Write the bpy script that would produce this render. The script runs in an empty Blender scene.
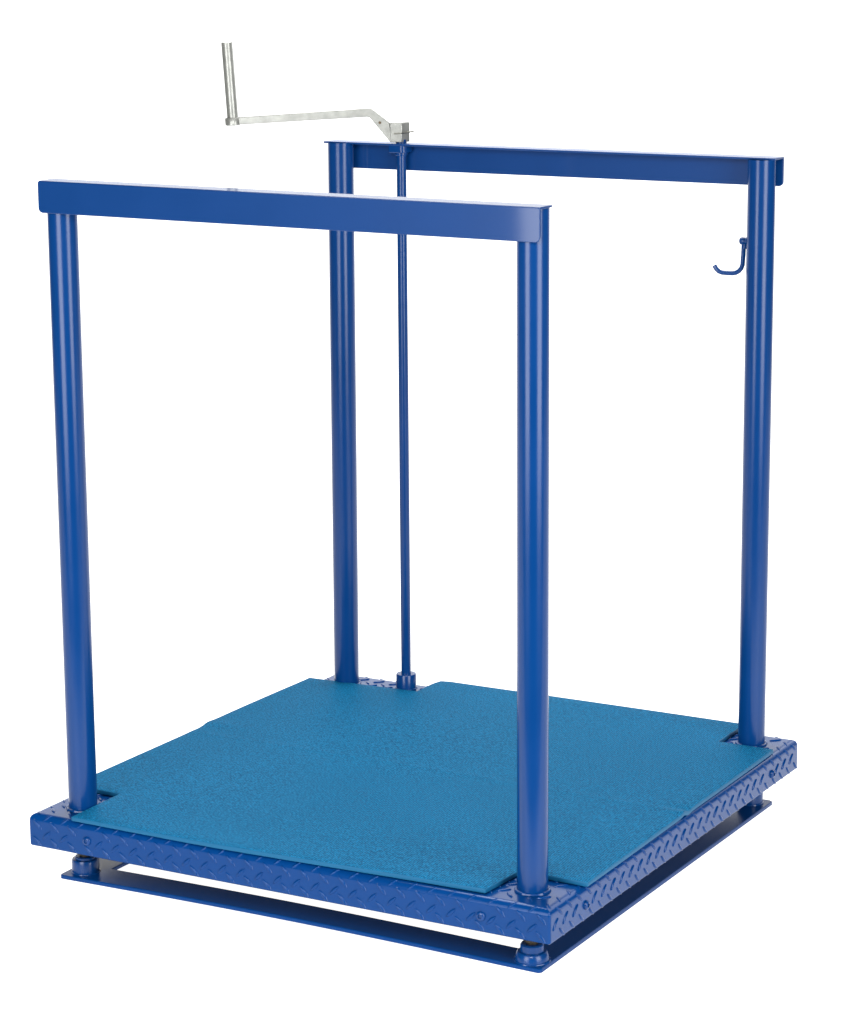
import bpy, bmesh, math, random
from mathutils import Vector, Matrix
random.seed(7)
S = bpy.context.scene
C = S.collection
PI = math.pi

# ------------------------------------------------------------------ dimensions (metres)
W, D = 1.2, 1.227              # deck
HS = 0.0697                    # deck top
FLOOR = -0.0766                # surface everything stands on
ZT = 1.3648                    # top of the rails
PX, PY, PXR = 0.077, 0.0822, 0.0786
POSTS = [(PX, PY), (W - PXR, PY), (PX, D - PY), (W - PXR, D - PY)]
RPOST = 0.0297
ROD = Vector((0.2345, 1.157))

# ------------------------------------------------------------------ materials
def mat(name):
    m = bpy.data.materials.new(name); m.use_nodes = True
    return m, m.node_tree.nodes, m.node_tree.links, m.node_tree.nodes['Principled BSDF']

def paint(name, col, rough=0.26, bump=0.12, scale=260.0, spec=0.5, tint=None, coat=0.0):
    m, N, L, b = mat(name)
    tc = N.new('ShaderNodeTexCoord')
    n1 = N.new('ShaderNodeTexNoise'); n1.inputs['Scale'].default_value = scale; n1.inputs['Detail'].default_value = 2
    n2 = N.new('ShaderNodeTexNoise'); n2.inputs['Scale'].default_value = 9; n2.inputs['Detail'].default_value = 5
    L.new(tc.outputs['Object'], n1.inputs['Vector']); L.new(tc.outputs['Object'], n2.inputs['Vector'])
    bp = N.new('ShaderNodeBump'); bp.inputs['Strength'].default_value = bump; bp.inputs['Distance'].default_value = 0.0015
    L.new(n1.outputs['Fac'], bp.inputs['Height']); L.new(bp.outputs['Normal'], b.inputs['Normal'])
    mr = N.new('ShaderNodeMapRange'); mr.inputs['From Min'].default_value = 0.3; mr.inputs['From Max'].default_value = 0.7
    mr.inputs['To Min'].default_value = rough - 0.02; mr.inputs['To Max'].default_value = rough + 0.02
    L.new(n2.outputs['Fac'], mr.inputs['Value']); L.new(mr.outputs['Result'], b.inputs['Roughness'])
    mx = N.new('ShaderNodeMix'); mx.data_type = 'RGBA'
    mx.inputs[6].default_value = (*[c * 0.93 for c in col], 1); mx.inputs[7].default_value = (*[c * 1.07 for c in col], 1)
    L.new(n2.outputs['Fac'], mx.inputs[0])
    L.new(mx.outputs[2], b.inputs['Base Color'])
    b.inputs['Specular IOR Level'].default_value = spec
    if tint: b.inputs['Specular Tint'].default_value = (*tint, 1)
    if coat: b.inputs['Coat Weight'].default_value = coat; b.inputs['Coat Roughness'].default_value = 0.06
    if not bump:
        for l in list(b.inputs['Normal'].links): L.remove(l)
    return m

BLUE = (0.0006, 0.0325, 0.143)
M_blue = paint('blue_gloss_paint', BLUE, rough=0.22, bump=0, spec=0.30)
M_rail = paint('blue_satin_paint', BLUE, rough=0.42, bump=0.09, scale=150, spec=0.15, coat=0.45)
M_tread = paint('blue_paint_on_tread_plate', BLUE, rough=0.18, bump=0.02, scale=120, spec=0.21, tint=(0.7, 0.8, 1.0))
M_base = paint('blue_paint_on_base_bars', BLUE, rough=0.24, bump=0.02, spec=0.12)
M_under = paint('shade_dark_underside', (0.012, 0.014, 0.02), rough=0.7)  # shade under the deck put into the colour, keeps the bars dark
M_dark = paint('dark_bolt_recess', (0.006, 0.012, 0.04), rough=0.5)

def metal(name, col, rough, metallic=0.75, var=0.12):
    m, N, L, b = mat(name)
    tc = N.new('ShaderNodeTexCoord')
    v = N.new('ShaderNodeTexNoise'); v.inputs['Scale'].default_value = 60; v.inputs['Detail'].default_value = 6
    L.new(tc.outputs['Object'], v.inputs['Vector'])
    mx = N.new('ShaderNodeMix'); mx.data_type = 'RGBA'
    mx.inputs[6].default_value = (*[c * (1 - var) for c in col], 1); mx.inputs[7].default_value = (*[min(1, c * (1 + var)) for c in col], 1)
    L.new(v.outputs['Fac'], mx.inputs[0]); L.new(mx.outputs[2], b.inputs['Base Color'])
    b.inputs['Metallic'].default_value = metallic; b.inputs['Roughness'].default_value = rough
    bp = N.new('ShaderNodeBump'); bp.inputs['Strength'].default_value = 0.25; bp.inputs['Distance'].default_value = 0.001
    L.new(v.outputs['Fac'], bp.inputs['Height']); L.new(bp.outputs['Normal'], b.inputs['Normal'])
    return m
M_zinc = metal('galvanised_steel', (0.265, 0.27, 0.25), 0.34, 0.5, 0.36)
M_pin = metal('grey_pin_steel', (0.14, 0.14, 0.12), 0.4)
M_rust = metal('brown_pin_end', (0.10, 0.07, 0.04), 0.6, 0.3)
M_brass = metal('brown_metal_ring', (0.028, 0.022, 0.015), 0.5, 0.6)

def fabric():
    m, N, L, b = mat('teal_woven_mat')
    tc = N.new('ShaderNodeTexCoord')
    def wave(rot, sc):
        mp = N.new('ShaderNodeMapping'); mp.inputs['Rotation'].default_value = (0, 0, rot)
        w = N.new('ShaderNodeTexWave'); w.inputs['Scale'].default_value = sc
        w.inputs['Distortion'].default_value = 0.8; w.inputs['Detail'].default_value = 2; w.inputs['Detail Scale'].default_value = 6
        L.new(tc.outputs['Object'], mp.inputs['Vector']); L.new(mp.outputs['Vector'], w.inputs['Vector'])
        return w
    w1, w2 = wave(math.radians(38), 44), wave(math.radians(131), 44)
    mu = N.new('ShaderNodeMath'); mu.operation = 'MULTIPLY'
    for k, w in enumerate((w1, w2)):                       # basket weave: over and under alternate
        c = N.new('ShaderNodeMath'); c.operation = 'SUBTRACT'; c.inputs[1].default_value = 0.5
        L.new(w.outputs['Fac'], c.inputs[0]); L.new(c.outputs[0], mu.inputs[k])
    n = N.new('ShaderNodeTexNoise'); n.inputs['Scale'].default_value = 250; n.inputs['Detail'].default_value = 2
    L.new(tc.outputs['Object'], n.inputs['Vector'])
    big = N.new('ShaderNodeTexNoise'); big.inputs['Scale'].default_value = 5; big.inputs['Detail'].default_value = 4
    L.new(tc.outputs['Object'], big.inputs['Vector'])
    ad = N.new('ShaderNodeMath'); ad.operation = 'MULTIPLY_ADD'; ad.inputs[1].default_value = 0.85
    L.new(mu.outputs[0], ad.inputs[0]); L.new(n.outputs['Fac'], ad.inputs[2])
    ad2 = N.new('ShaderNodeMath'); ad2.operation = 'MULTIPLY_ADD'; ad2.inputs[1].default_value = 0.06
    L.new(big.outputs['Fac'], ad2.inputs[0]); L.new(ad.outputs[0], ad2.inputs[2])
    cr = N.new('ShaderNodeValToRGB')
    cr.color_ramp.elements[0].position = 0.37; cr.color_ramp.elements[0].color = (0.0008, 0.046, 0.112, 1)
    cr.color_ramp.elements[1].position = 0.74; cr.color_ramp.elements[1].color = (0.0055, 0.155, 0.315, 1)
    L.new(ad2.outputs[0], cr.inputs['Fac']); L.new(cr.outputs['Color'], b.inputs['Base Color'])
    b.inputs['Roughness'].default_value = 0.62
    b.inputs['Specular IOR Level'].default_value = 0.03
    bp = N.new('ShaderNodeBump'); bp.inputs['Strength'].default_value = 0.35; bp.inputs['Distance'].default_value = 0.0025
    L.new(ad.outputs[0], bp.inputs['Height']); L.new(bp.outputs['Normal'], b.inputs['Normal'])
    return m
M_mat = fabric()
M_edge = paint('teal_rubber_cut_edge', (0.004, 0.085, 0.185), rough=0.55, bump=0.05, spec=0.2)

def self_glow():  # added glow, keeps the ground and back white without shadows
    m, N, L, b = mat('self_glowing_white')
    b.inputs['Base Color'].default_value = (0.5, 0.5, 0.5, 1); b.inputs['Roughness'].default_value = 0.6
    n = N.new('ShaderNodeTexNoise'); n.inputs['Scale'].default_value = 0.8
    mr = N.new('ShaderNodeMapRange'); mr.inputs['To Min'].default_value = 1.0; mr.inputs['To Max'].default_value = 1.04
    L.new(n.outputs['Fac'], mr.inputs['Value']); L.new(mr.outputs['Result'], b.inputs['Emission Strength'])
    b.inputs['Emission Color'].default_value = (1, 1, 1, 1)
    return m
M_back = self_glow()

# ------------------------------------------------------------------ helpers
def link(name, bm, m, parent=None, loc=(0, 0, 0), smooth=True, sharp=35, recalc=True):
    if recalc: bmesh.ops.recalc_face_normals(bm, faces=bm.faces)
    me = bpy.data.meshes.new(name); bm.to_mesh(me); bm.free()
    for x in (m if isinstance(m, (list, tuple)) else [m]): me.materials.append(x)
    if smooth:
        for p in me.polygons: p.use_smooth = True
        me.set_sharp_from_angle(angle=math.radians(sharp))
    o = bpy.data.objects.new(name, me); C.objects.link(o); o.location = loc
    if parent: o.parent = parent
    return o

def empty(name, loc=(0, 0, 0)):
    o = bpy.data.objects.new(name, None); C.objects.link(o); o.location = loc; o.empty_display_size = 0.1
    return o

def lathe(bm, prof, origin=(0, 0, 0), n=40, M=None):
    """prof: list of (radius, height); closed at radius 0."""
    M = M or Matrix.Identity(3); o = Vector(origin); rings = []
    for r, z in prof:
        if r < 1e-6: rings.append([bm.verts.new(o + M @ Vector((0, 0, z)))])
        else: rings.append([bm.verts.new(o + M @ Vector((r * math.cos(2 * PI * k / n), r * math.sin(2 * PI * k / n), z))) for k in range(n)])
    for a, b in zip(rings, rings[1:]):
        for k in range(n):
            q = (k + 1) % n
            if len(a) == 1 and len(b) == 1: continue
            if len(a) == 1: bm.faces.new((a[0], b[q], b[k]))
            elif len(b) == 1: bm.faces.new((a[k], a[q], b[0]))
            else: bm.faces.new((a[k], a[q], b[q], b[k]))

def prism(bm, poly, f0, f1):
    """poly of 2-D points; f0/f1 map a 2-D point to the two 3-D ends."""
    a = [bm.verts.new(f0(*p)) for p in poly]; b = [bm.verts.new(f1(*p)) for p in poly]
    n = len(poly); fs = [bm.faces.new(a), bm.faces.new(b[::-1])]
    for k in range(n): fs.append(bm.faces.new((a[k], b[k], b[(k + 1) % n], a[(k + 1) % n])))
    return a, b

def arc(cx, cy, r, a0, a1, n=6):
    return [(cx + r * math.cos(math.radians(a0 + (a1 - a0) * k / n)), cy + r * math.sin(math.radians(a0 + (a1 - a0) * k / n))) for k in range(n + 1)]

def rrect(x0, y0, x1, y1, rs):
    """rounded rectangle, radii for corners (x0,y0),(x1,y0),(x1,y1),(x0,y1)"""
    r0, r1, r2, r3 = [max(r, 1e-4) for r in rs]
    return arc(x0 + r0, y0 + r0, r0, 180, 270) + arc(x1 - r1, y0 + r1, r1, 270, 360) + arc(x1 - r2, y1 - r2, r2, 0, 90) + arc(x0 + r3, y1 - r3, r3, 90, 180)

def tube(bm, pts, r, n=14, cap=True):
    pts = [Vector(p) for p in pts]; rings = []
    up = Vector((0.123, 0.87, 0.31)).normalized()
    for i, p in enumerate(pts):
        t = (pts[min(i + 1, len(pts) - 1)] - pts[max(i - 1, 0)]).normalized()
        u = t.cross(up).normalized(); v = t.cross(u)
        rings.append([bm.verts.new(p + r * (math.cos(2 * PI * k / n) * u + math.sin(2 * PI * k / n) * v)) for k in range(n)])
    for a, b in zip(rings, rings[1:]):
        for k in range(n): bm.faces.new((a[k], a[(k + 1) % n], b[(k + 1) % n], b[k]))
    if cap: bm.faces.new(rings[0][::-1]); bm.faces.new(rings[-1])

def bead(bm, cx, cy, z, R, r=0.004, n=72, seed=0):
    """irregular weld bead round a tube"""
    rnd = random.Random(seed); m = 8; rings = []
    w = [1 + 0.16 * math.sin(k * 0.37 + seed) + 0.10 * math.sin(k * 0.91 + 2 * seed) + rnd.uniform(-.05, .05) for k in range(n)]
    for k in range(n):
        a = 2 * PI * k / n; rr = r * w[k]; c = []
        for j in range(m):
            b = 2 * PI * j / m
            c.append(bm.verts.new((cx + (R + rr * math.cos(b)) * math.cos(a), cy + (R + rr * math.cos(b)) * math.sin(a), z + rr * 0.9 * math.sin(b))))
        rings.append(c)
    for k in range(n):
        A, B = rings[k], rings[(k + 1) % n]
        for j in range(m): bm.faces.new((A[j], B[j], B[(j + 1) % m], A[(j + 1) % m]))

def lug(bm, f, c, ang, length=0.0300, width=0.0090, h=0.0026):
    """one raised lens of tread plate; f(s, t, w) maps plate coordinates (along, up, out) into space"""
    ca, sa = math.cos(ang), math.sin(ang); n = 16; rings = []
    for fl, fw, fh_ in ((0.5, 0.5, -0.15), (0.46, 0.38, 0.45), (0.41, 0.24, 0.85), (0.32, 0.10, 1.0)):
        r = []
        for k in range(n):
            a = 2 * PI * k / n; x = math.cos(a) * length * fl; y = math.sin(a) * (1 - 0.45 * math.cos(a) ** 2) * width * fw
            r.append(bm.verts.new(f(c[0] + x * ca - y * sa, c[1] + x * sa + y * ca, h * fh_)))
        rings.append(r)
    for A, B in zip(rings, rings[1:]):
        for k in range(n): bm.faces.new((A[k], A[(k + 1) % n], B[(k + 1) % n], B[k]))
    bm.faces.new(rings[-1])

# ------------------------------------------------------------------ the platform
root = empty('weighing_platform', (W / 2, D / 2, FLOOR))
root['label'] = 'blue steel platform with tread plate deck, two side hoops and a galvanised crank handle'
root['category'] = 'platform'
OFF = Vector((-W / 2, -D / 2, -FLOOR))          # children are built in deck coordinates
def part(name, bm, m, parent=root, **k):
    o = link(name, bm, m, parent, **k)
    if parent is root: o.location = OFF
    return o

# deck: folded tread plate with raised lugs on the skirts and on the bare corners
bm = bmesh.new()
RB = 0.0155                                                 # bend radius of the folded plate
lv = [(0.0060, 0.0), (0.0032, 0.0007), (0.0009, 0.0025), (0.0, 0.0060)] + [(RB - RB * math.cos(math.radians(a)), HS - RB + RB * math.sin(math.radians(a))) for a in range(0, 91, 10)]
loops = [[bm.verts.new((px, py, z)) for px, py in rrect(d - 0.002, d, W - d, D - d, (max(0.0007, 0.0050 - d),) * 4)] for d, z in lv]
for a, b in zip(loops, loops[1:]):
    for k in range(len(a)): bm.faces.new((a[k], a[(k + 1) % len(a)], b[(k + 1) % len(a)], b[k]))
bm.faces.new(loops[-1]); bm.faces.new(loops[0][::-1]).material_index = 1
bmesh.ops.recalc_face_normals(bm, faces=bm.faces)
P, ZP = 0.0425, 0.0355
A45 = math.radians(45)
BOLTS = [((0.1449, 0, 0.0336), (0, -1, 0)), ((1.0546, 0, 0.0332), (0, -1, 0)), ((W, 0.1512, 0.031), (1, 0, 0)), ((W, 1.0751, 0.0307), (1, 0, 0)),
         ((0, 0.15, 0.032), (-1, 0, 0)), ((0, 1.075, 0.032), (-1, 0, 0)), ((0.1449, D, 0.033), (0, 1, 0)), ((1.0546, D, 0.033), (0, 1, 0))]
def folded(origin, uax, wout):
    o, u, w, z = Vector(origin), Vector(uax), Vector(wout), Vector((0, 0, 1))
    def f(s_, t, h):
        t0 = HS - RB
        if t <= t0: return o + u * s_ + z * t + w * h
        a = (t - t0) / RB
        if a < PI / 2:
            n = w * math.cos(a) + z * math.sin(a)
            return o + u * s_ + z * t0 - w * RB + n * (RB + h)
        return o + u * s_ - w * (RB + (t - t0 - RB * PI / 2)) + z * (HS + h)
    return f
def skirt(origin, uax, length, wout, rows, pitch):
    f = folded(origin, uax, wout); n = int(length / pitch) + 2
    for k in range(-1, n):
        for (du, t, sgn) in rows:
            s_ = k * pitch + du + random.uniform(-.0006, .0006)
            if s_ < 0.0135 or s_ > length - 0.0135: continue
            c = f(s_, t, 0)
            if any((c - Vector(b)).length < 0.0195 for b, _ in BOLTS): continue
            if t > 0.06: lug(bm, f, (s_, t), A45 * sgn, length=0.024, width=0.0075, h=0.0017)
            else: lug(bm, f, (s_, t), A45 * sgn, h=random.uniform(0.0024, 0.0029))
FR = ((0.0210, 0.0490, -1), (0.0195, 0.0135, -1), (0.0435, 0.0285, 1), (0.0435, 0.0660, 1))
RT = ((0.0400, 0.0560, -1), (0.0070, 0.0125, -1), (0.0215, 0.0350, 1), (0.0215, 0.0770, 1))
skirt((0, 0, 0), (1, 0, 0), W, (0, -1, 0), FR, 0.0430)
skirt((W, 0, 0), (0, 1, 0), D, (1, 0, 0), RT, 0.0415)
skirt((W, D, 0), (-1, 0, 0), W, (0, 1, 0), FR, 0.0425)
skirt((0, D, 0), (0, -1, 0), D, (-1, 0, 0), RT, 0.0425)
def near_post(x, y, R):
    return any((x - a) ** 2 + (y - b) ** 2 < R * R for a, b in POSTS) or (x - ROD.x) ** 2 + (y - ROD.y) ** 2 < 0.03 ** 2
for i in range(int(W / P) + 1):
    for j in range(int(D / ZP) + 1):
        for du, dv, sg in ((0.012, 0.020, 1), (0.012 + P / 2, 0.020 + ZP / 2, -1)):
            x, y = i * P + du, j * ZP + dv
            if not (0.026 < x < W - 0.026 and 0.026 < y < D - 0.026): continue
            if not ((x < 0.16 or x > W - 0.2) and (y < 0.2 or y > D - 0.17) or (x < 0.33 and y > D - 0.13)): continue
            if near_post(x, y, 0.040): continue
            lug(bm, lambda a, b, h: Vector((a, b, HS + h)), (x, y), A45 * sg)
deck = part('deck', bm, [M_tread, M_under], sharp=35, recalc=False)
wn = deck.modifiers.new('normals', 'WEIGHTED_NORMAL'); wn.weight = 100; wn.keep_sharp = True

# button-head bolts through the skirts
def bolt(c, w):
    w = Vector(w); u = Vector((0, 0, 1)); M = Matrix((u.cross(w), u, w)).transposed()
    b = bmesh.new()
    lathe(b, [(0.0095, -0.001), (0.0095, 0.0012), (0.0088, 0.0035), (0.0068, 0.0052), (0.0045, 0.0056), (0.0045, 0.003), (0, 0.003)], c, 24, M)
    for f in b.faces: f.material_index = 0
    o = link('bolt', b, [M_blue], deck)
    return o
for c, w in BOLTS:
    bolt(c, w)

# base frame of flat bars lying on the floor
BI, BW, BT = 0.0405, 0.078, 0.008
bm = bmesh.new()
def ring_frame(x0, y0, x1, y1, w, z0, z1, r):
    o = rrect(x0, y0, x1, y1, (r,) * 4); i = rrect(x0 + w, y0 + w, x1 - w, y1 - w, (0.002,) * 4)
    c = 0.0015
    def sh(ps, d):
        cx, cy = (x0 + x1) / 2, (y0 + y1) / 2
        return [(px - d * (1 if px > cx else -1), py - d * (1 if py > cy else -1)) for px, py in ps]
    loops = [(o, z0), (o, z1 - c), (sh(o, c), z1), (sh(i, -c), z1), (i, z1 - c), (i, z0)]
    def fine(ps):                                          # intermediate points along the long sides
        out = []
        for a, b in zip(ps, ps[1:] + ps[:1]):
            m = 24 if math.hypot(a[0] - b[0], a[1] - b[1]) > 0.3 else 1
            out += [(a[0] + (b[0] - a[0]) * k / m, a[1] + (b[1] - a[1]) * k / m) for k in range(m)]
        return out
    o = fine(o)
    loops = [(fine(ps), z) for ps, z in loops]
    def bow(px, py): return 0.0058 * max(0, math.sin(PI * min(1, max(0, (px - 0.06) / (W - 0.12))))) if py < 0.2 else 0.0   # the front bar is bowed up in the middle
    R = [[bm.verts.new((px, py, z + bow(px, py))) for px, py in ps] for ps, z in loops]
    n = len(o)
    for a, b in zip(R, R[1:] + R[:1]):
        for k in range(n): bm.faces.new((a[k], a[(k + 1) % n], b[(k + 1) % n], b[k]))
ring_frame(BI, BI, W - BI, D - BI, BW, FLOOR, FLOOR + BT, 0.008)
part('base_frame', bm, M_base, sharp=30)

# load feet between the base frame and the deck
for k, (x, y) in enumerate(((0.0775, 0.083), (1.122, 0.079), (0.0775, D - 0.083), (1.118, D - 0.075))):
    zb = FLOOR + BT; bm = bmesh.new()
    if k == 1: cup = [(0.0335, .0002), (0.0320, 0.010), (0.0295, 0.0165), (0.0275, 0.0185), (0.0228, 0.0190), (0.0225, 0.0315), (0.0205, 0.0340), (0.0125, 0.0340)]
    else: cup = [(0.0285, .0002), (0.0285, 0.026), (0.0270, 0.0290), (0.0215, 0.0296), (0.0215, 0.0335), (0.0200, 0.0350), (0.0125, 0.0350)]
    lathe(bm, [(0, zb + .0002)] + [(r, zb + h) for r, h in cup] + [(0.0125, zb + 0.026), (0, zb + 0.026)], (x, y, 0), 48)
    bead(bm, x, y, zb + 0.0005, cup[0][0], 0.0026, seed=k)
    foot = part('foot', bm, M_blue)
    b = bmesh.new(); lathe(b, [(0.0120, zb + 0.026), (0.0120, zb + 0.038), (0.017, zb + 0.040), (0.017, zb + 0.054), (0.010, zb + 0.055), (0.010, 0.003)], (x, y, 0), 28)
    link('foot_spindle', b, M_brass, foot)

# posts
for k, (x, y) in enumerate(POSTS):
    bm = bmesh.new(); n = 64
    lathe(bm, [(RPOST, HS - 0.002), (RPOST, 0.5), (RPOST, 0.9), (RPOST, ZT - 0.0052)], (x, y, 0), n)
    if k == 2:
        for v in bm.verts: v.co.x += 0.004 * v.co.z / ZT      # stands a touch out of plumb
    p = part('post', bm, M_blue)
    b = bmesh.new(); bead(b, x, y, HS + 0.001, RPOST + 0.0015, 0.0042, seed=20 + k)
    link('weld_bead', b, M_blue, p)

# angle-section top rails: upright leg outside the posts, flange over the post tops
X0, X1, YO, HL, FW, TL, TF = PX - 0.0300, W - PXR + 0.032, 0.0375, 0.0632, 0.050, 0.0055, 0.0045
for side in (0, 1):
    sg = 1 if side == 0 else -1
    yo = PY - YO if side == 0 else D - PY + YO
    bm = bmesh.new()
    leg = rrect(X0, ZT - HL, X1, ZT - 0.0012, (0.010, 0.010, 0.004, 0.004))
    prism(bm, leg, lambda x, z: (x, yo, z), lambda x, z: (x, yo + sg * TL, z))
    fl = [(X0 + 0.002, yo + sg * 0.0012), (X1, yo + sg * 0.0012), (X1, yo + sg * FW), (X0, yo + sg * FW)]
    prism(bm, fl, lambda x, y: (x, y, ZT - TF), lambda x, y: (x, y, ZT))
    for v in bm.verts:                                     # the welded rails sit a hair off level
        t = (v.co.x - X0) / (X1 - X0)
        v.co.z += 0.0022 * (1 - t) if side == 0 else -0.0028 * (1 - t) - 0.0010 * t
        if side == 1: v.co.x += -0.0045 * (1 - t) + 0.0035 * t
    o = part('top_rail', bm, M_rail, sharp=25)
    bv = o.modifiers.new('bevel', 'BEVEL'); bv.width = 0.0009; bv.segments = 2; bv.limit_method = 'ANGLE'; bv.angle_limit = math.radians(50)

# crank shaft with its bearing block and bottom collar
bm = bmesh.new()
lathe(bm, [(0.0116, HS + 0.02), (0.0116, 0.6), (0.0112, ZT - 0.004), (0.0125, ZT - 0.003), (0.0125, ZT + 0.006), (0, ZT + 0.006)], (ROD.x, ROD.y, 0), 32)
shaft = part('crank_shaft', bm, M_blue)
bm = bmesh.new()
prism(bm, rrect(ROD.x - 0.021, ROD.y - 0.0235, ROD.x + 0.021, ROD.y + 0.016, (.003, .012, .003, .003)),
      lambda x, y: (x, y, ZT - TF - 0.0185), lambda x, y: (x, y, ZT - TF - 0.0002))
lathe(bm, [(0.0105, ZT - 0.03), (0.0145, ZT - 0.03), (0.0145, ZT - 0.02)], (ROD.x, ROD.y, 0), 32)
o = link('bearing_block', bm, M_blue, shaft)
bv = o.modifiers.new('bevel', 'BEVEL'); bv.width = 0.0015; bv.segments = 2; bv.limit_method = 'ANGLE'; bv.angle_limit = math.radians(50)
bm = bmesh.new()
lathe(bm, [(0.0240, HS), (0.0240, HS + 0.041), (0.0228, HS + 0.0432), (0.0105, HS + 0.0436)], (ROD.x, ROD.y, 0), 36)
bead(bm, ROD.x, ROD.y, HS + 0.008, 0.0245, 0.0025, seed=55)
link('collar', bm, M_blue, shaft)

# galvanised crank: cranked flat arm with a socket head, an eye and an upright tube handle
DV = Vector((-0.9122, -0.4101, 0)); NV = Vector((0.4101, -0.9122, 0)); AX = Vector((ROD.x + 0.0045, ROD.y, 0))
def cp(k, n, z): return AX + DV * k + NV * n + Vector((0, 0, z))
bm = bmesh.new()
prof = [(0.392, 1.4040), (0.392, 1.4205)] + [(0.0880, 1.4412), (0.0755, 1.4424), (0.0690, 1.4400), (0.0290, 1.4085), (0.0265, 1.3640), (0.0700, 1.4165), (0.0745, 1.4210), (0.0800, 1.4225)]
prism(bm, prof, lambda k, z: cp(k, 0.0030, z), lambda k, z: cp(k, 0.0132, z))
crank = part('crank', bm, M_zinc, sharp=28)
bv = crank.modifiers.new('bevel', 'BEVEL'); bv.width = 0.0014; bv.segments = 2; bv.limit_method = 'ANGLE'; bv.angle_limit = math.radians(40)
bm = bmesh.new()
prism(bm, [(0.0285, 0.0135), (0.0015, 0.0135), (-0.0150, -0.0060), (-0.0110, -0.0150), (0.0285, -0.0140)], lambda k, n: cp(k, n, ZT + 0.0004), lambda k, n: cp(k, n, 1.4095))
o = link('socket_head', bm, M_zinc, crank, sharp=25)
bv = o.modifiers.new('bevel', 'BEVEL'); bv.width = 0.0016; bv.segments = 2; bv.limit_method = 'ANGLE'; bv.angle_limit = math.radians(30)
bm = bmesh.new()
tube(bm, [cp(0.019, 0.0148, 1.3850), cp(0.002, 0.0150, 1.3856), cp(-0.008, 0.0040, 1.3865), cp(-0.0235, -0.012, 1.3885)], 0.0016, 10)
link('locking_pin', bm, M_pin, crank)
bm = bmesh.new()
M = Matrix((DV, Vector((0, 0, 1)), DV.cross(Vector((0, 0, 1))))).transposed()
lathe(bm, [(0.0032, -0.004), (0.0032, 0.0008), (0, 0.0008)], cp(0.051, 0.0132, 1.4095), 16, Matrix((DV, Vector((0, 0, 1)), NV)).transposed())
link('pin_end', bm, M_rust, crank)
tl = 0.0585
hz = (Vector((0, 0, 1)) * math.cos(tl) + DV * math.sin(tl)).normalized()
hx_ = hz.cross(NV).normalized(); Mh = Matrix((hx_, hz.cross(hx_), hz)).transposed()
E0 = cp(0.3885, 0.004, 1.4125)
bm = bmesh.new(); lathe(bm, [(0, -0.0095), (0.0160, -0.0095), (0.0182, -0.0075), (0.0182, 0.0062), (0.0168, 0.0082), (0, 0.0082)], E0, 40, Mh)
link('handle_eye', bm, M_zinc, crank)
bm = bmesh.new(); lathe(bm, [(0.0128, 0.008), (0.0128, 0.177), (0.0118, 0.1782), (0.0108, 0.1775), (0.0108, 0.14), (0, 0.14)], E0, 40, Mh)
link('handle', bm, M_zinc, crank)

# bag hook on the rear post
hy = D - PY
bm = bmesh.new()
pl = [(1.0835, 1.190), (1.0830, 1.175), (1.0825, 1.155), (1.0815, 1.143)] + \
     [(1.0815 - 0.024 + 0.024 * math.cos(math.radians(a)), 1.1375 - 0.024 * math.sin(math.radians(a))) for a in (10, 30, 50, 70, 90)]
pl += [(1.045, 1.1133), (1.034, 1.1136), (1.0262, 1.1158), (1.0205, 1.1205), (1.0155, 1.128)]
tube(bm, [(x, hy, z) for x, z in pl], 0.0051, 14)
hook = part('hook', bm, M_blue)
bm = bmesh.new(); lathe(bm, [(0, -0.006), (0.0075, -0.005), (0.0085, 0.0), (0.0075, 0.005), (0.004, 0.0075), (0, 0.008)], (1.0815, hy - 0.002, 1.1845), 20, Matrix(((0, 0, -1), (0, 1, 0), (1, 0, 0))))
tube(bm, [(1.098, hy, 1.1845), (1.084, hy, 1.1845)], 0.0078, 16)
tube(bm, [(1.0855, hy, 1.186), (1.0850, hy, 1.168)], 0.0062, 14)
link('hook_screw', bm, M_blue, hook)

# ------------------------------------------------------------------ the loose mat on the deck
MT = 0.0098
def left_edge(y): return -0.0165 + 0.010 * max(0, min(1, (y - 0.25) / 0.85)) * 0.55 - (0.006 * max(0, min(1, (y - 0.655) / 0.03)) if y < 0.80 else 0.006 * max(0, 1 - (y - 0.80) / 0.3))
def right_edge(y): return 1.2085 - 0.0145 * max(0, y - 0.12) / 1.0
def front_edge(x): return -0.0005 + 0.018 * max(0, x - 0.45) / 0.62 - 0.004 * math.sin(PI * min(1, max(0, x) / 0.9))
def back_edge(x): return 1.2455
NFL, NFR, NRR, NRL = (0.108, 0.167), (1.064, 0.141), (1.060, 1.0965), (0.2755, 1.136)
def lines(vals, step):
    vals = sorted(vals); out = []
    for a, b in zip(vals, vals[1:]):
        n = max(1, round((b - a) / step)); out += [a + (b - a) * k / n for k in range(n)]
    return out + [vals[-1]]
xs = lines([0, NFL[0], NRL[0], NFR[0], 1.2], 0.03); ys = lines([0, NFR[1], NFL[1], 0.585, 0.645, NRR[1], NRL[1], 1.24], 0.03)
ys = sorted(set(ys + [0.585 + 0.006 * k for k in range(1, 10)] + [0.655 + 0.008 * k for k in range(1, 9)]))
xs = sorted(set(xs + [0.015, 0.045, 1.155, 1.185]))
def gone(x, y):
    return (x < NFL[0] and y < NFL[1]) or (x > NFR[0] and y < NFR[1]) or (x > NRR[0] and y > NRR[1]) or (x < NRL[0] and y > NRL[1])
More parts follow.
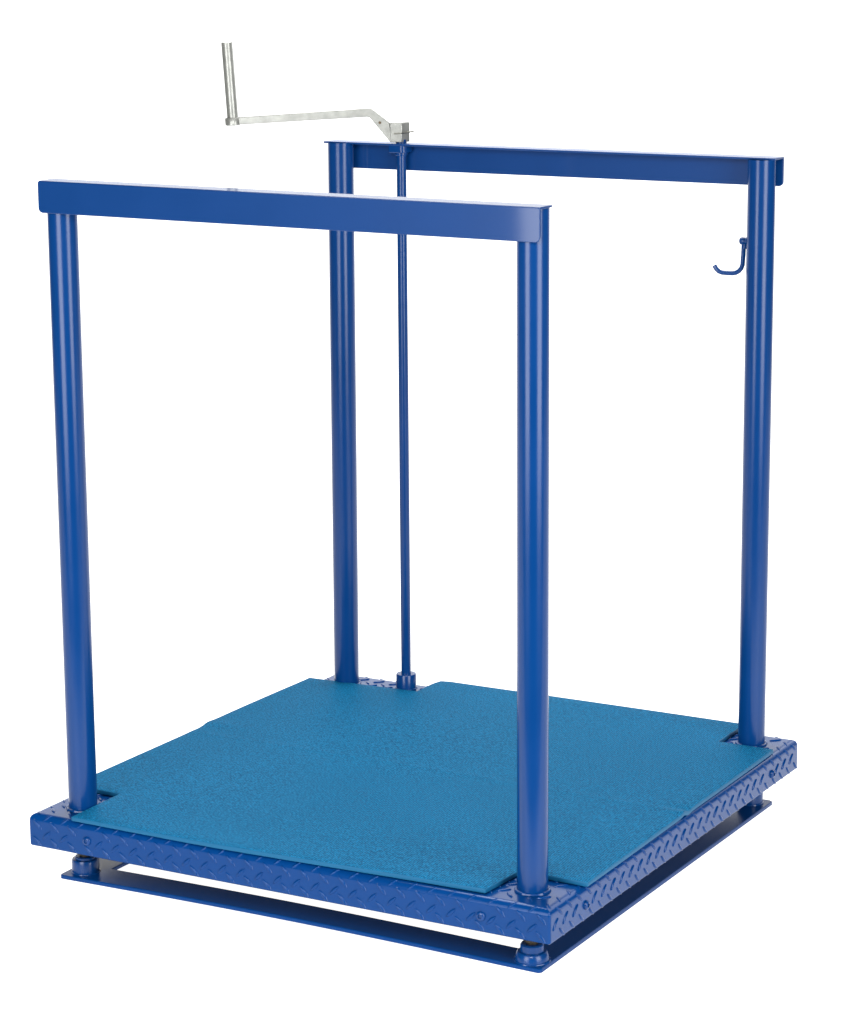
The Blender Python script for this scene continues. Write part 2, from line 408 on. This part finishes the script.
def warp(x, y):
    f = lambda t: max(0, 1 - t / 0.10)
    X = x + left_edge(y) * f(x) + (right_edge(y) - 1.2) * f(1.2 - x)
    Y = y + front_edge(x) * f(y) + (back_edge(x) - 1.24) * f(1.24 - y)
    if y < NFR[1] and abs(x - NFR[0]) < 0.05: X -= 0.009 * (1 - y / NFR[1]) * (1 - abs(x - NFR[0]) / 0.05)
    if y > 1.0: Y -= 0.018 * max(0, 1 - max(x, 0) / NRL[0]) * max(0, 1 - abs(y - NRL[1]) / 0.12)
    g = lambda t, s: math.exp(-(t / s) ** 2)
    s1 = g(1.2 - x, 0.035); s0 = g(x, 0.07)
    z = 0.0030 * s1 * g(y - 0.602, 0.012) - 0.0022 * s1 * g(y - 0.630, 0.014)
    z += 0.0016 * s0 * g(y - 0.690, 0.025) + 0.0006 * math.sin(5 * x + 3 * y) * math.sin(7 * y - 2 * x)
    z += 0.0004 * g(y - 0.612 - 0.01 * math.sin(3 * x), 0.010)
    return (X, Y, HS + 0.0012 + MT + z)
bm = bmesh.new(); vs = {}
def vert(i, j):
    if (i, j) not in vs: vs[i, j] = bm.verts.new(warp(xs[i], ys[j]))
    return vs[i, j]
for i in range(len(xs) - 1):
    for j in range(len(ys) - 1):
        if gone((xs[i] + xs[i + 1]) / 2, (ys[j] + ys[j + 1]) / 2): continue
        bm.faces.new((vert(i, j), vert(i + 1, j), vert(i + 1, j + 1), vert(i, j + 1)))
# slightly rounded free corner of the rear notch
for (i, j), v in vs.items():
    if abs(xs[i] - NRL[0]) < 1e-6 and abs(ys[j] - 1.24) < 1e-6: v.co.x += 0.006; v.co.y -= 0.006
mt = link('rubber_mat', bm, [M_mat, M_edge], None, sharp=40)
sm = mt.modifiers.new('thick', 'SOLIDIFY'); sm.thickness = MT; sm.offset = -1; sm.material_offset_rim = 1
bv = mt.modifiers.new('bevel', 'BEVEL'); bv.width = 0.0025; bv.segments = 3; bv.limit_method = 'ANGLE'; bv.angle_limit = math.radians(55)
mt['label'] = 'teal blue woven textured mat with notched corners lying on the blue deck'
mt['category'] = 'mat'

# ------------------------------------------------------------------ the white surface: an added sweep that glows by itself, floor curving up into a back
CAM = Vector((3.3914, -4.3536, 1.8889)); YAW, PITCH, ROLL, FPX = 0.51127, -0.2148, -0.00727, 2778.57
fh = Vector((-math.sin(YAW), math.cos(YAW), 0)); rh = Vector((fh.y, -fh.x, 0))
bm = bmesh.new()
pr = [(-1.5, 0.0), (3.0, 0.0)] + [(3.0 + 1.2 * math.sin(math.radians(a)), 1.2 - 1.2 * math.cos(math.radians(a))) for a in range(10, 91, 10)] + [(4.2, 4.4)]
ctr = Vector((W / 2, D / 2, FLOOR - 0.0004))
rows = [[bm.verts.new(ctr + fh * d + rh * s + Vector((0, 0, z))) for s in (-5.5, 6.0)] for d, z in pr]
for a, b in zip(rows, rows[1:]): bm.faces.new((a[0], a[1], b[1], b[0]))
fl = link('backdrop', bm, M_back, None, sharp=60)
fl['kind'] = 'structure'; fl['label'] = 'added self-glowing plain white surface under and behind the platform'; fl['category'] = 'backdrop'

# ------------------------------------------------------------------ lamps
def area(name, loc, target, sx, sy, power, col=(1, 1, 1), spread=None):
    l = bpy.data.lights.new(name, 'AREA'); l.shape = 'RECTANGLE'; l.size = sx; l.size_y = sy; l.energy = power; l.color = col
    o = bpy.data.objects.new(name, l); C.objects.link(o); o.location = loc
    d = Vector(target) - Vector(loc); o.rotation_euler = d.to_track_quat('-Z', 'Y').to_euler()
    return o
mid = Vector((W / 2, D / 2, 0))
def polar(az, r, z):            # azimuth seen from the platform, 0 = towards the camera, + = to the right
    a = math.radians(az); d = -fh * math.cos(a) + rh * math.sin(a)
    return mid + d * r + Vector((0, 0, z))
def rad(L, sx, sy): return L * PI * sx * sy      # power for a given surface brightness
area('softbox', polar(-33, 3.7, 1.34), mid + Vector((0, 0, 1.0)), 1.7, 2.3, rad(10.5, 1.7, 2.3))
area('softbox', polar(39, 3.7, 1.34), mid + Vector((0, 0, 1.0)), 1.7, 2.3, rad(10.5, 1.7, 2.3))
area('overhead_softbox', mid + fh * 1.1 + Vector((0, 0, 3.2)), mid + fh * 0.4, 2.2, 1.8, rad(11, 2.2, 1.8))
area('top_front_softbox', mid - fh * 3.4 + Vector((0, 0, 2.42)), mid, 1.5, 0.6, rad(24, 1.5, 0.6))
area('added_side_fill', polar(129, 4.0, 2.4), mid, 2.4, 1.6, rad(2.4, 2.4, 1.6))  # added fill in place of bright surroundings at the right rear

# ------------------------------------------------------------------ world, camera, output
w = bpy.data.worlds.new('World'); S.world = w; w.use_nodes = True
w.node_tree.nodes['Background'].inputs['Color'].default_value = (1, 1, 1, 1)
w.node_tree.nodes['Background'].inputs['Strength'].default_value = 0.06

cd = bpy.data.cameras.new('camera'); co = bpy.data.objects.new('camera', cd); C.objects.link(co)
fwd = Vector((-math.sin(YAW) * math.cos(PITCH), math.cos(YAW) * math.cos(PITCH), math.sin(PITCH)))
r0 = fwd.cross(Vector((0, 0, 1))).normalized(); u0 = r0.cross(fwd)
R = r0 * math.cos(ROLL) + u0 * math.sin(ROLL); U = -r0 * math.sin(ROLL) + u0 * math.cos(ROLL)
co.matrix_world = Matrix.Translation(CAM) @ Matrix((R, U, -fwd)).transposed().to_4x4()
cd.sensor_fit = 'HORIZONTAL'; cd.sensor_width = 36; cd.lens = FPX / 858 * 36; cd.clip_end = 200; cd.clip_start = 0.05
S.camera = co
S.view_settings.view_transform = 'Standard'; S.view_settings.look = 'None'; S.view_settings.exposure = 0; S.view_settings.gamma = 1
S.render.resolution_x, S.render.resolution_y = 858, 1024
S.cycles.use_denoising = True
